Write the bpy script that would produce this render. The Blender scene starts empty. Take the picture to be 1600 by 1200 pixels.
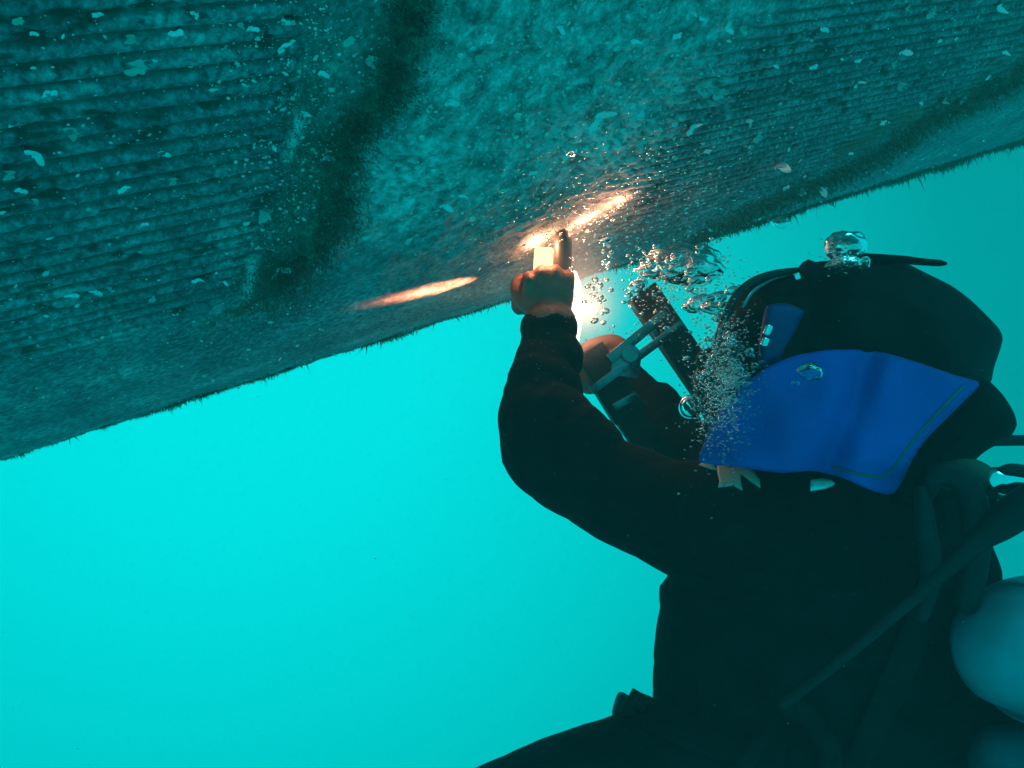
import bpy, bmesh, math, random
import numpy as np
from mathutils import Vector, Matrix, noise as mnoise
from mathutils.geometry import delaunay_2d_cdt
from mathutils.bvhtree import BVHTree
random.seed(7); rng = np.random.default_rng(11)
R = math.radians
S = bpy.context.scene
COL = S.collection
F = 1386.0

# ---------------------------------------------------------------- camera, world, sun, exposure
cam = bpy.data.cameras.new('camera'); camo = bpy.data.objects.new('camera', cam); COL.objects.link(camo)
cam.sensor_width = 36; cam.lens = 36 * F / 1600; cam.clip_start = 0.02; cam.clip_end = 200
camo.location = (0, 0, 0); camo.rotation_euler = (R(90), 0, 0)
S.camera = camo
S.view_settings.view_transform = 'Standard'; S.view_settings.look = 'None'
S.view_settings.exposure = 0; S.view_settings.gamma = 1
S.cycles.use_denoising = True
S.cycles.max_bounces = 12; S.cycles.transmission_bounces = 8; S.cycles.volume_bounces = 1
S.cycles.sample_clamp_indirect = 4; S.cycles.caustics_refractive = False; S.cycles.caustics_reflective = False

def ramp(nt, fac, stops, interp='LINEAR'):
    n = nt.nodes.new('ShaderNodeValToRGB'); n.color_ramp.interpolation = interp
    e = n.color_ramp.elements
    while len(e) < len(stops): e.new(0.5)
    for k, (p, c) in zip(e, stops):
        k.position = p; k.color = c if len(c) == 4 else (*c, 1)
    nt.links.new(fac, n.inputs[0]); return n.outputs[0]

w = bpy.data.worlds.new('World'); S.world = w; w.use_nodes = True
nt = w.node_tree; bg = nt.nodes['Background']
# open water seen in every direction: brightest towards the sunlit side (left, a little below level)
tc = nt.nodes.new('ShaderNodeTexCoord')
dp = nt.nodes.new('ShaderNodeVectorMath'); dp.operation = 'DOT_PRODUCT'
bdir = Vector(((-130) / F, 1, -(-20) / F)).normalized()
nt.links.new(tc.outputs['Generated'], dp.inputs[0]); dp.inputs[1].default_value = (-0.314, 0.945, 0.089)
WR = [(0.0, 0.66), (0.5, 0.42), (0.66, 0.30), (0.72, 0.33), (0.79, 0.46), (0.87, 0.62), (0.93, 0.75), (0.97, 0.87), (1.0, 0.92)]
mp = nt.nodes.new('ShaderNodeMapRange'); mp.inputs[1].default_value = -1; mp.inputs[2].default_value = 1
nt.links.new(dp.outputs['Value'], mp.inputs[0])
cr = ramp(nt, mp.outputs[0], [((p + 1) / 2 if p > 0 else 0.0, (0.0, v, v * (0.99 if p > .6 else 1.08))) for p, v in WR])
nt.links.new(cr, bg.inputs[0]); bg.inputs[1].default_value = 1.0

sun = bpy.data.lights.new('sun', 'SUN'); suno = bpy.data.objects.new('sun', sun); COL.objects.link(suno)
sun.energy = 0.6; sun.angle = R(25); sun.color = (0.10, 0.95, 1.0)      # daylight filtered through green water
suno.rotation_euler = Vector((-0.35, 0.2, -1)).to_track_quat('-Z', 'Y').to_euler()

# ---------------------------------------------------------------- helpers
def P(x, y, Y): return Vector(((x - 800) / F * Y, Y, -(y - 600) / F * Y))
def tag(o, label=None, cat=None, group=None, kind=None):
    for k, v in (('label', label), ('category', cat), ('group', group), ('kind', kind)):
        if v: o[k] = v
    return o
def link(name, me, mat=None, parent=None, smooth=True):
    o = bpy.data.objects.new(name, me); COL.objects.link(o)
    if mat: me.materials.append(mat)
    if parent is not None: o.parent = parent
    if smooth: me.shade_smooth()
    return o
def mesh_from(verts, faces):
    me = bpy.data.meshes.new('m'); me.from_pydata([tuple(v) for v in verts], [], faces); me.update(); return me
def empty(name, loc=(0, 0, 0)):
    o = bpy.data.objects.new(name, None); o.empty_display_size = 0.05; COL.objects.link(o); o.location = loc; return o
def reparent_all(root):
    """children were built in world space: keep them there under a root Empty standing elsewhere"""
    for o in list(S.objects):
        if o.parent == root: o.matrix_parent_inverse = Matrix.Translation(root.location).inverted()

def spline(pts, n=8):
    """Catmull-Rom through tuples of any length"""
    a = np.array(pts, float); out = []
    ext = np.vstack([2 * a[0] - a[1], a, 2 * a[-1] - a[-2]])
    for i in range(len(a) - 1):
        p0, p1, p2, p3 = ext[i:i + 4]
        for t in np.linspace(0, 1, n, endpoint=False):
            out.append(0.5 * ((2 * p1) + (p2 - p0) * t + (2 * p0 - 5 * p1 + 4 * p2 - p3) * t * t + (3 * p1 - p0 - 3 * p2 + p3) * t ** 3))
    out.append(a[-1]); return np.array(out)

def add_tube(V, Fc, pts, seg=14, n=6, flat=1.0, up=Vector((0, 1, 0)), caps=True):
    """pts: (x,y,z,r) world; rounded tube of changing radius; flat scales the section along 'up'"""
    s = spline(pts, n) if n > 1 else np.array(pts, float)
    c = [Vector(q[:3]) for q in s]; r = [max(q[3], 1e-4) for q in s]
    rings = []
    N = len(c)
    for i in range(N):
        t = (c[min(i + 1, N - 1)] - c[max(i - 1, 0)]).normalized()
        b = t.cross(up)
        if b.length < 1e-3: b = t.cross(Vector((1, 0, 0)))
        b.normalize(); u = b.cross(t).normalized()
        rings.append((c[i], t, b, u, r[i]))
    if caps:
        pre, post = [], []
        for k in (80, 60, 35):
            a = R(k); c0, t, b, u, rr = rings[0]; pre.append((c0 - t * rr * math.sin(a) * min(1, flat + .2), t, b, u, rr * math.cos(a)))
            c0, t, b, u, rr = rings[-1]; post.insert(0, (c0 + t * rr * math.sin(a) * min(1, flat + .2), t, b, u, rr * math.cos(a)))
        rings = pre + rings + post
    base = len(V)
    for c0, t, b, u, rr in rings:
        for k in range(seg):
            a = 2 * math.pi * k / seg
            V.append(c0 + b * rr * math.cos(a) + u * rr * flat * math.sin(a))
    m = len(rings)
    for i in range(m - 1):
        for k in range(seg):
            Fc.append((base + i * seg + k, base + i * seg + (k + 1) % seg, base + (i + 1) * seg + (k + 1) % seg, base + (i + 1) * seg + k))
    Fc.append(tuple(base + k for k in range(seg))[::-1]); Fc.append(tuple(base + (m - 1) * seg + k for k in range(seg)))
def ppx(pts):
    """(px, py, Y, r_px) -> world"""
    return [(*P(x, y, Y), r * Y / F) for x, y, Y, r in pts]
def tube(name, pts, mat, parent=None, **k):
    V, Fc = [], []; add_tube(V, Fc, ppx(pts), **k)
    return link(name, mesh_from(V, Fc), mat, parent)
def add_box(V, Fc, o, x, y, z):
    """box from centre o and half-axis vectors"""
    b = len(V)
    for i in (-1, 1):
        for j in (-1, 1):
            for k in (-1, 1): V.append(o + x * i + y * j + z * k)
    for q in ((0, 1, 3, 2), (4, 6, 7, 5), (0, 4, 5, 1), (2, 3, 7, 6), (0, 2, 6, 4), (1, 5, 7, 3)): Fc.append(tuple(b + t for t in q))
def bevel(me, w, seg=2):
    bm = bmesh.new(); bm.from_mesh(me); bmesh.ops.recalc_face_normals(bm, faces=bm.faces)
    bmesh.ops.bevel(bm, geom=bm.edges[:], offset=w, segments=seg, affect='EDGES', profile=0.6)
    bm.to_mesh(me); bm.free(); return me
def bar(name, a, b, halfw, halfd, mat, parent=None, bw=0.002, updir=Vector((0, 1, 0))):
    """rounded rectangular bar between world points"""
    t = (b - a); L = t.length / 2; t.normalize(); s = t.cross(updir).normalized(); u = s.cross(t).normalized()
    V, Fc = [], []; add_box(V, Fc, (a + b) / 2, t * L, s * halfw, u * halfd)
    return link(name, bevel(mesh_from(V, Fc), bw), mat, parent)
def smooth_outline(pts, step=5):
    a = np.array(pts, float); n = len(a); out = []
    for i in range(n):
        p0, p1, p2, p3 = a[i - 1], a[i], a[(i + 1) % n], a[(i + 2) % n]
        m = max(1, int(np.hypot(*(p2 - p1)) / step))
        for t in np.linspace(0, 1, m, endpoint=False):
            q = 0.5 * ((2 * p1) + (p2 - p0) * t + (2 * p0 - 5 * p1 + 4 * p2 - p3) * t * t + (3 * p1 - p0 - 3 * p2 + p3) * t ** 3)
            out.append(0.6 * q + 0.4 * (p1 * (1 - t) + p2 * t))
    return np.array(out)
def seg_dist(X, Y, poly, closed=True):
    d = np.full(X.shape, 1e9); n = len(poly)
    for i in range(n if closed else n - 1):
        x0, y0 = poly[i]; x1, y1 = poly[(i + 1) % n]
        dx, dy = x1 - x0, y1 - y0; L = dx * dx + dy * dy + 1e-9
        t = np.clip(((X - x0) * dx + (Y - y0) * dy) / L, 0, 1)
        d = np.minimum(d, np.hypot(X - x0 - t * dx, Y - y0 - t * dy))
    return d
def inside(X, Y, poly):
    c = np.zeros(X.shape, bool); n = len(poly)
    for i in range(n):
        x0, y0 = poly[i]; x1, y1 = poly[(i + 1) % n]
        if y0 == y1: continue
        c ^= ((y0 > Y) != (y1 > Y)) & (X < (x1 - x0) * (Y - y0) / (y1 - y0) + x0)
    return c
def soft(X, Y, poly, edge=15):
    d = seg_dist(X, Y, poly); s = np.where(inside(X, Y, poly), d, -d)
    return np.clip(s / edge * 0.5 + 0.5, 0, 1)
def pillow(name, outline, Y0, front, back, D, mat, parent=None, step=6, smooth=True):
    """solid with a given outline; front/back are (callable(px,py,k)->metres); k 0..1 rises from the rim"""
    o = smooth_outline(outline, step) if smooth else np.array(outline, float)
    n = len(o)
    x0, y0 = o.min(0); x1, y1 = o.max(0)
    gx, gy = np.meshgrid(np.arange(x0, x1, step), np.arange(y0, y1, step)); gx = gx.ravel() + .37; gy = gy.ravel() + .21
    gx = gx + (np.arange(len(gx)) * 7919 % 13) / 13.0
    d = seg_dist(gx, gy, o); m = inside(gx, gy, o) & (d > step * 0.55)
    pts = [Vector(p) for p in o] + [Vector((a, b)) for a, b in zip(gx[m], gy[m])]
    res = delaunay_2d_cdt(pts, [], [list(range(n))], 1, 1e-4)
    v2, tri = res[0], res[2]
    ax = np.array([(v.x, v.y) for v in v2]); dd = seg_dist(ax[:, 0], ax[:, 1], o)
    k = np.sqrt(np.clip(1 - (1 - np.clip(dd / D, 0, 1)) ** 2, 0, 1)); k[dd < 0.3] = 0
    yc = Y0(ax[:, 0], ax[:, 1]) if callable(Y0) else np.full(len(ax), Y0)
    V = [P(a[0], a[1], yy - front(a[0], a[1], kk)) for a, yy, kk in zip(ax, yc, k)]
    idx = {}
    Bk = []
    for i, kk in enumerate(k):
        bk = back(ax[i, 0], ax[i, 1], kk)
        if kk == 0 and bk == 0 : idx[i] = i
        else:
            idx[i] = len(V) + len(Bk); Bk.append(P(ax[i, 0], ax[i, 1], yc[i] + bk))
    fr = []
    for t in tri:
        a, b, c = [ax[q] for q in t]
        cr_ = (b[0] - a[0]) * (c[1] - a[1]) - (b[1] - a[1]) * (c[0] - a[0])
        fr.append(tuple(t) if cr_ < 0 else tuple(t)[::-1])
    faces = fr + [tuple(idx[q] for q in t[::-1]) for t in fr]
    me = mesh_from(V + Bk, faces)
    bm = bmesh.new(); bm.from_mesh(me); bmesh.ops.remove_doubles(bm, verts=bm.verts, dist=1e-6)
    be = [e for e in bm.edges if e.is_boundary]
    if be:
        bmesh.ops.bridge_loops(bm, edges=be) if False else None
    bmesh.ops.recalc_face_normals(bm, faces=bm.faces); bm.to_mesh(me); bm.free()
    return link(name, me, mat, parent)

# ---------------------------------------------------------------- materials
def mat(name, col, rough=0.7, metal=0.0, vary=0.25, scale=40, bump=0.0, bscale=120, spec=0.5, emit=None, estr=0, coat=0, col2=None):
    m = bpy.data.materials.new(name); m.use_nodes = True; n = m.node_tree; b = n.nodes['Principled BSDF']
    t = n.nodes.new('ShaderNodeTexCoord'); nz = n.nodes.new('ShaderNodeTexNoise'); nz.inputs['Scale'].default_value = scale
    nz.inputs['Detail'].default_value = 6; n.links.new(t.outputs['Object'], nz.inputs['Vector'])
    c2 = col2 or tuple(min(1, c * (1 + vary)) for c in col)
    c = ramp(n, nz.outputs[0], [(0.3, tuple(c * (1 - vary) for c in col)), (0.7, c2)])
    n.links.new(c, b.inputs['Base Color'])
    b.inputs['Roughness'].default_value = rough; b.inputs['Metallic'].default_value = metal
    b.inputs['Specular IOR Level'].default_value = spec; b.inputs['Coat Weight'].default_value = coat
    if bump:
        nb = n.nodes.new('ShaderNodeTexNoise'); nb.inputs['Scale'].default_value = bscale; nb.inputs['Detail'].default_value = 5
        n.links.new(t.outputs['Object'], nb.inputs['Vector'])
        bp = n.nodes.new('ShaderNodeBump'); bp.inputs['Strength'].default_value = bump; bp.inputs['Distance'].default_value = 0.004
        n.links.new(nb.outputs[0], bp.inputs['Height']); n.links.new(bp.outputs[0], b.inputs['Normal'])
    if emit:
        b.inputs['Emission Color'].default_value = (*emit, 1); b.inputs['Emission Strength'].default_value = estr
    return m
M_suit = mat('black_neoprene', (0.0045, 0.005, 0.006), 0.9, vary=0.5, scale=25, bump=0.5, bscale=60, spec=0.1)
M_hood = mat('black_hood_rubber', (0.005, 0.0055, 0.0065), 0.8, vary=0.3, bump=0.3, bscale=45, spec=0.12)
M_skin = mat('wet_skin', (0.22, 0.085, 0.062), 0.55, vary=0.18, scale=60, bump=0.35, bscale=260, spec=0.4)
M_blue = mat('blue_neoprene', (0.007, 0.066, 0.34), 0.75, vary=0.32, scale=5, bump=0.25, bscale=320, spec=0.2)
M_navy = mat('navy_rubber', (0.004, 0.03, 0.14), 0.5, vary=0.15, scale=20, spec=0.3)
M_seam = mat('olive_stitching', (0.06, 0.10, 0.09), 0.8, vary=0.2)
M_strap = mat('grey_webbing', (0.006, 0.0085, 0.010), 0.9, vary=0.3, bump=0.4, bscale=400, spec=0.12)
M_hose = mat('hose_rubber', (0.010, 0.013, 0.015), 0.6, vary=0.3, spec=0.2)
M_brown = mat('brown_hose_sleeve', (0.10, 0.05, 0.035), 0.7, vary=0.3)
M_steel = mat('brushed_steel', (0.15, 0.17, 0.18), 0.25, metal=1.0, vary=0.15, scale=80, bump=0.15)
M_chrome = mat('chrome', (0.75, 0.78, 0.8), 0.12, metal=1.0, vary=0.05)
M_rub = mat('black_tool_rubber', (0.014, 0.015, 0.016), 0.65, vary=0.3, bump=0.5, bscale=200, spec=0.35)
M_tank = mat('white_tank_paint', (0.13, 0.21, 0.27), 0.5, vary=0.4, scale=11, bump=0.6, bscale=16)
M_pouch = mat('blue_grey_pouch', (0.03, 0.055, 0.08), 0.8, vary=0.2, bump=0.3)
M_shell = mat('pale_shell', (0.93, 0.96, 0.96), 0.3, vary=0.1, scale=120, bump=0.5, bscale=300)
M_shellw = mat('chalky_shell', (0.50, 0.56, 0.52), 0.6, vary=0.3, scale=90, bump=0.5, bscale=200)
M_patch = mat('silver_emblem', (0.50, 0.46, 0.38), 0.5, vary=0.1)
M_tooltube = mat('grey_lamp_barrel', (0.07, 0.06, 0.055), 0.4, vary=0.2, metal=0.3)
M_algae = mat('algae_tufts', (0.05, 0.10, 0.065), 0.9, vary=0.5, scale=30)
M_speck = mat('drifting_silt', (0.5, 0.5, 0.45), 0.9)
M_dark_speck = mat('dark_drifting_bits', (0.02, 0.03, 0.03), 0.9)
def emis(name, col, s):
    m = bpy.data.materials.new(name); m.use_nodes = True; n = m.node_tree; n.nodes.clear()
    e = n.nodes.new('ShaderNodeEmission'); e.inputs[0].default_value = (*col, 1); e.inputs[1].default_value = s
    o = n.nodes.new('ShaderNodeOutputMaterial'); n.links.new(e.outputs[0], o.inputs[0]); return m
M_glow = emis('glare_white', (1.0, 0.86, 0.70), 3.0)  # emission for the overexposed edge beside the wrist
M_spark = emis('burning_tip', (1.0, 0.55, 0.26), 2.6)
def glass(name, ior, rough=0.0, col=(1, 1, 1)):
    m = bpy.data.materials.new(name); m.use_nodes = True; b = m.node_tree.nodes['Principled BSDF']
    b.inputs['Transmission Weight'].default_value = 1; b.inputs['IOR'].default_value = ior; b.inputs['Roughness'].default_value = rough
    b.inputs['Base Color'].default_value = (*col, 1); return m
M_bub = glass('air_in_water', 0.75, 0.02)
M_foam = glass('foam', 0.75, 0.18)
M_lens = glass('mask_glass', 1.12, 0.02, (0.85, 0.95, 0.95))

# ---------------------------------------------------------------- the hull: a long ribbed pontoon, axis running away to the right
VPx, VPy = 2900., -190.
dax = np.array([(VPx - 800) / F, 1, -(VPy - 600) / F]); dax /= np.linalg.norm(dax)
e1 = np.cross(dax, [0, 0, 1]); e1 /= np.linalg.norm(e1); e2 = np.cross(e1, dax); ew = -e1
RAD, DIS, ALC = 1.10, 1.70, R(35.3)
cw, ch = DIS * math.cos(ALC), DIS * math.sin(ALC)
CEN = ew * cw + e2 * ch
def hull_pt(u, a, h=0.0):
    """u along axis; a = angle round the section, measured from the side facing the camera, growing downwards"""
    r = RAD + h
    ca = -np.cos(ALC + 0) ; sa = -np.sin(ALC)
    x = np.cos(a) * ca - np.sin(a) * (-sa); y = np.cos(a) * sa + np.sin(a) * (-ca) * -1
    # unit vector = rotate( (ca,sa), a ) so that growing a turns towards the underside / far rim
    x = ca * np.cos(a) - sa * np.sin(a); y = sa * np.cos(a) + ca * np.sin(a)
    W = cw + r * x; H = ch + r * y
    return W, H
def to_world(W, H, u):
    return np.outer(W, ew) + np.outer(H, e2) + np.outer(u, dax)
def lattice(x, y, seed, per=256):
    g = np.random.default_rng(seed).random((per, per))
    xi = np.floor(x).astype(int); yi = np.floor(y).astype(int); fx = x - xi; fy = y - yi
    fx = fx * fx * (3 - 2 * fx); fy = fy * fy * (3 - 2 * fy)
    a = g[xi % per, yi % per]; b = g[(xi + 1) % per, yi % per]; c = g[xi % per, (yi + 1) % per]; d = g[(xi + 1) % per, (yi + 1) % per]
    return (a * (1 - fx) + b * fx) * (1 - fy) + (c * (1 - fx) + d * fx) * fy
def fbm(x, y, seed, octv=4, gain=0.5):
    s = 0; a = 1; t = 0
    for k in range(octv):
        s = s + a * lattice(x * 2 ** k + 13.7 * k, y * 2 ** k + 5.1 * k, seed + k); t += a; a *= gain
    return s / t

LEFT = [(-900, -700), (300, -700), (480, -60), (468, 60), (452, 170), (432, 300), (385, 420), (330, 480), (180, 530), (-100, 590), (-900, 760)]
RIGHT = [(960, 350), (985, 280), (1010, 235), (1060, 160), (1120, 80), (1260, -20), (1500, -160), (2600, -500), (2600, -140), (1620, 100), (1450, 190), (1300, 270), (1180, 320), (1080, 370), (1000, 390)]
BANDL = [(700, -200), (650, -30), (628, 60), (600, 150), (545, 200), (520, 260), (530, 320), (500, 365), (450, 425), (400, 462), (330, 500)]
BANDR = [(2600, -150), (1640, 88), (1520, 150), (1440, 190), (1380, 235), (1300, 275), (1200, 315), (1130, 350), (1060, 385)]
CRUST = [(640, -100), (1300, -100), (1180, 60), (1080, 170), (1020, 250), (970, 330), (800, 370), (560, 400), (540, 330), (590, 230), (630, 100)]
GREENL = [(470, -80), (640, -80), (620, 60), (590, 170), (530, 220), (530, 330), (490, 375), (430, 430), (370, 470), (420, 380), (455, 260), (470, 120)]
STRIPS = [[(476, 165), (462, 170), (440, 245), (455, 250)], [(402, 398), (390, 398), (376, 462), (390, 466)]]
REDP = [(1300, 245), (1350, 225), (1420, 180), (1436, 165), (1430, 158), (1390, 180), (1340, 200), (1300, 228)]

def build_hull():
    # denser where it is seen; the far rim sits near a = +50 deg
    amin, amax = R(-60), R(72)
    pitch = 0.0150
    na = 1150; nu = 620
    tA = np.linspace(0, 1, na); a = amin + (amax - amin) * tA
    a = np.concatenate([np.linspace(amax + 0.05, amin + 2 * math.pi - 0.05, 60), a + 2 * math.pi]) - 2 * math.pi   # closed pipe
    us = [-2.5, -2.0, -1.6, -1.2, -0.9, -0.7]
    u = -0.5
    while u < 3.6: us.append(u); u += 0.0038 + 0.0016 * max(0, u)
    us += [3.8, 4.1, 4.5, 5.0]
    us = np.array(us); na = len(a); nu = len(us)
    A, U = np.meshgrid(a, us, indexing='ij'); A = A.ravel(); U = U.ravel()
    W, H = hull_pt(U, A); Pw = to_world(W, H, U)
    Yd = np.maximum(Pw[:, 1], 0.05)
    X = Pw[:, 0] / Yd * F + 800; Yp = -Pw[:, 2] / Yd * F + 600
    bad = Pw[:, 1] < 0.1; X[bad] = -800; Yp[bad] = -600
    s = A * RAD
    wob = fbm(X / 30, Yp / 30, 3, 3) * 24 - 12
    Xw, Yw = X + wob, Yp + fbm(X / 26, Yp / 26, 9, 3) * 24 - 12
    rib = np.maximum(soft(Xw, Yp, LEFT, 10), soft(Xw, Yw, RIGHT, 30))
    band = np.maximum(np.clip(1.25 - seg_dist(Xw, Yw, BANDL, False) / np.maximum(9, 34 + 12 * np.sin(Yp / 40) + 26 * fbm(X / 14, Yp / 14, 91, 3) - 13 - np.clip((Yp - 300) / 10, 0, 18)), 0, 1), np.clip(1.2 - seg_dist(Xw, Yw, BANDR, False) / (12 + np.clip((X - 1100) / 20, 0, 26)), 0, 1))
    green = soft(Xw, Yw, GREENL, 20)
    brk = np.clip((fbm(X / 18, Yp / 18, 113, 4, .6) - .40) * 6, 0.1, 1)
    algae = np.clip(band * brk + 0.38 * green, 0, 1)
    crust = soft(Xw, Yw, CRUST, 60) * (1 - 0.8 * rib)
    strip = np.maximum(soft(X, Yp, STRIPS[0], 5), soft(X, Yp, STRIPS[1], 5))
    pale = soft(Xw, Yw, [(850, 190), (930, 168), (1000, 185), (1035, 205), (1010, 250), (960, 290), (900, 275), (860, 240)], 40) + 0.8 * soft(Xw, Yw, [(600, 215), (700, 225), (720, 290), (640, 330), (560, 330)], 50) + .7 * soft(Xw, Yw, [(1050, 120), (1130, 110), (1120, 170), (1050, 175)], 40)
    strip = np.clip(strip + pale * np.clip((fbm(X / 9, Yp / 6, 97, 4, .65) - .46) * 7, 0, 1), 0, 1)
    red = soft(Xw, Yw, REDP, 10)
    q = s / pitch + 0.08 * (fbm(U * 6, s * 6, 21, 2) - .5)
    fr = np.abs(2 * (q - np.floor(q)) - 1)                       # 0 mid rib, 1 groove
    prof = 1 - fr ** 2.2
    lowfr = 1 - np.abs(2 * (np.floor(q) * 0.37 % 1) - 1) * 0.25
    n1 = fbm(U * 18, s * 18, 31, 5); n2 = fbm(U * 70, s * 70, 41, 4, 0.6); n3 = fbm(U * 140, s * 170, 51, 2)
    rough_rib = np.clip((n1 - 0.52) * 9, 0, 1)
    h = rib * 0.0072 * prof * lowfr * (1 - 0.25 * rough_rib) * (1 - 0.7 * band)
    h += 0.0012 * (n2 - .5) + 0.003 * (n1 - .5)
    h += crust * (0.011 * (n1 - .4) + 0.007 * (n2 - .5) + 0.0025 * (n3 - .5))
    h += algae * (0.006 + 0.014 * (n1 - .4) + 0.010 * (n2 - .5))
    h += strip * 0.003
    rim = np.clip(1 - np.abs(A - R(50)) / R(5), 0, 1)
    h += rim * (0.012 * (fbm(U * 30, s * 12, 61, 4, 0.6) - 0.45))
    dark_pit = np.clip((fbm(U * 52, s * 110, 71, 3) - 0.66) * 16, 0, 1)
    h -= rib * dark_pit * 0.0025
    W, H = hull_pt(U, A, h); Pw = to_world(W, H, U)
    i, j = np.meshgrid(np.arange(na), np.arange(nu - 1), indexing='ij'); i = i.ravel(); j = j.ravel(); i2 = (i + 1) % na
    quads = np.stack([i * nu + j, i2 * nu + j, i2 * nu + j + 1, i * nu + j + 1], 1)
    me = bpy.data.meshes.new('hull'); nv = len(Pw); nf = len(quads)
    me.vertices.add(nv); me.vertices.foreach_set('co', Pw.astype(np.float32).ravel())
    me.loops.add(nf * 4); me.loops.foreach_set('vertex_index', quads.astype(np.int32).ravel())
    me.polygons.add(nf); me.polygons.foreach_set('loop_start', np.arange(0, nf * 4, 4, dtype=np.int32))
    me.update(calc_edges=True); me.validate()
    for nm, cols in (('growth', (algae, crust, strip, red)), ('wear_and_grooves', (rib, dark_pit, prof, n1))):
        at = me.attributes.new(nm, 'FLOAT_COLOR', 'POINT')
        at.data.foreach_set('color', np.stack(cols, 1).astype(np.float32).ravel())
    # end caps
    return me
def hull_mat():
    m = bpy.data.materials.new('fouled_hull'); m.use_nodes = True; n = m.node_tree; b = n.nodes['Principled BSDF']; L = n.links
    def attr(nm):
        a = n.nodes.new('ShaderNodeAttribute'); a.attribute_name = nm; sp = n.nodes.new('ShaderNodeSeparateColor'); L.new(a.outputs['Color'], sp.inputs[0]); return sp.outputs, a.outputs['Alpha']
    (al, cr_, st), red = attr('growth'); (rb, pit, prof), n1 = attr('wear_and_grooves')
    t = n.nodes.new('ShaderNodeTexCoord'); mpg = n.nodes.new('ShaderNodeMapping'); L.new(t.outputs['Object'], mpg.inputs[0])
    # stretch texture along the axis
    mpg.vector_type = 'POINT'
    def noise(sc, det=6, rough=.6, vec=None):
        z = n.nodes.new('ShaderNodeTexNoise'); z.inputs['Scale'].default_value = sc; z.inputs['Detail'].default_value = det; z.inputs['Roughness'].default_value = rough
        L.new(vec or t.outputs['Object'], z.inputs['Vector']); return z.outputs[0]
    def mix(f, a, c, ty='MIX'):
        x = n.nodes.new('ShaderNodeMix'); x.data_type = 'RGBA'; x.blend_type = ty
        if isinstance(f, (int, float)): x.inputs[0].default_value = f
        else: L.new(f, x.inputs[0])
        for k, v in ((6, a), (7, c)):
            if isinstance(v, tuple): x.inputs[k].default_value = (*v, 1)
            else: L.new(v, x.inputs[k])
        return x.outputs[2]
    def mul(a, c):
        x = n.nodes.new('ShaderNodeMath'); x.operation = 'MULTIPLY'
        for k, v in ((0, a), (1, c)):
            if isinstance(v, (int, float)): x.inputs[k].default_value = v
            else: L.new(v, x.inputs[k])
        return x.outputs[0]
    base = ramp(n, noise(14), [(0.3, (0.10, 0.11, 0.125)), (0.55, (0.18, 0.20, 0.215)), (0.75, (0.32, 0.35, 0.36))])
    fine = ramp(n, noise(160, 8, .7), [(0.34, (0.3,) * 3), (0.5, (1,) * 3), (0.64, (1.8,) * 3)])
    c = mix(1.0, base, fine, 'MULTIPLY')
    crc = ramp(n, noise(48, 10, .8), [(0.38, (0.06, 0.09, 0.08)), (0.46, (0.22, 0.27, 0.26)), (0.54, (0.44, 0.50, 0.49)), (0.62, (0.85, 0.9, 0.88))])
    c = mix(mul(cr_, 0.75), c, crc)
    # pale flecks and dark pits
    v = n.nodes.new('ShaderNodeTexVoronoi'); v.inputs['Scale'].default_value = 75; L.new(t.outputs['Object'], v.inputs['Vector'])
    fl = ramp(n, v.outputs['Distance'], [(0.10, (1,) * 3), (0.2, (0,) * 3)])
    gate = ramp(n, noise(22, 3), [(0.54, (0,) * 3), (0.66, (1,) * 3)])
    c = mix(mul(mul(fl, gate), 0.8), c, (0.62, 0.66, 0.60))
    c = mix(mul(pit, mul(rb, 0.9)), c, (0.03, 0.045, 0.035))
    groove_shade = ramp(n, prof, [(0.15, (0.85,) * 3), (0.75, (0.0,) * 3)])
    c = mix(mul(groove_shade, rb), c, (0.055, 0.075, 0.065))                  # shade between the ribs painted into the groove colour
    algc = ramp(n, noise(60, 7, .7), [(0.35, (0.02, 0.035, 0.022)), (0.5, (0.06, 0.10, 0.055)), (0.66, (0.24, 0.30, 0.2))])
    c = mix(mul(al, 0.86), c, algc)
    c = mix(mul(st, 0.75), c, (0.86, 0.90, 0.90))
    c = mix(mul(red, 0.8), c, (0.38, 0.10, 0.07))
    L.new(c, b.inputs['Base Color']); b.inputs['Roughness'].default_value = 0.85; b.inputs['Specular IOR Level'].default_value = 0.25
    bp = n.nodes.new('ShaderNodeBump'); bp.inputs['Strength'].default_value = 0.6; bp.inputs['Distance'].default_value = 0.003
    L.new(noise(210, 7, .7), bp.inputs['Height']); L.new(bp.outputs[0], b.inputs['Normal'])
    return m
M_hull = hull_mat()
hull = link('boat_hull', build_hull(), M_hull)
for uu in (-2.49, 4.99):                                              # closed ends, far outside the picture
    aa = np.linspace(0, 2 * math.pi, 64, endpoint=False); W_, H_ = hull_pt(uu, aa, 0.004)
    Pc = to_world(W_, H_, np.full(64, uu)); link('end_plate', mesh_from([Vector(p) for p in Pc], [tuple(range(64))]), M_hull, hull, False)
tag(hull, 'long rounded hull underside with lengthwise ribs, crusted with shells and algae', 'hull')

def surf(px, py):
    """where the pixel ray meets the undisplaced hull, and the outward normal"""
    r = np.array([(px - 800) / F, 1, -(py - 600) / F]); a = np.array([r @ ew, r @ e2])
    A_ = a @ a; B_ = a @ np.array([cw, ch]); C_ = cw * cw + ch * ch - RAD * RAD
    disc = B_ * B_ - A_ * C_
    if disc < 0: return None
    t = (B_ - math.sqrt(disc)) / A_
    p = r * t; c = CEN + dax * (p @ dax); nn = (p - c); nn /= np.linalg.norm(nn)
    return Vector(p), Vector(nn)
DAX = Vector(dax)

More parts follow.
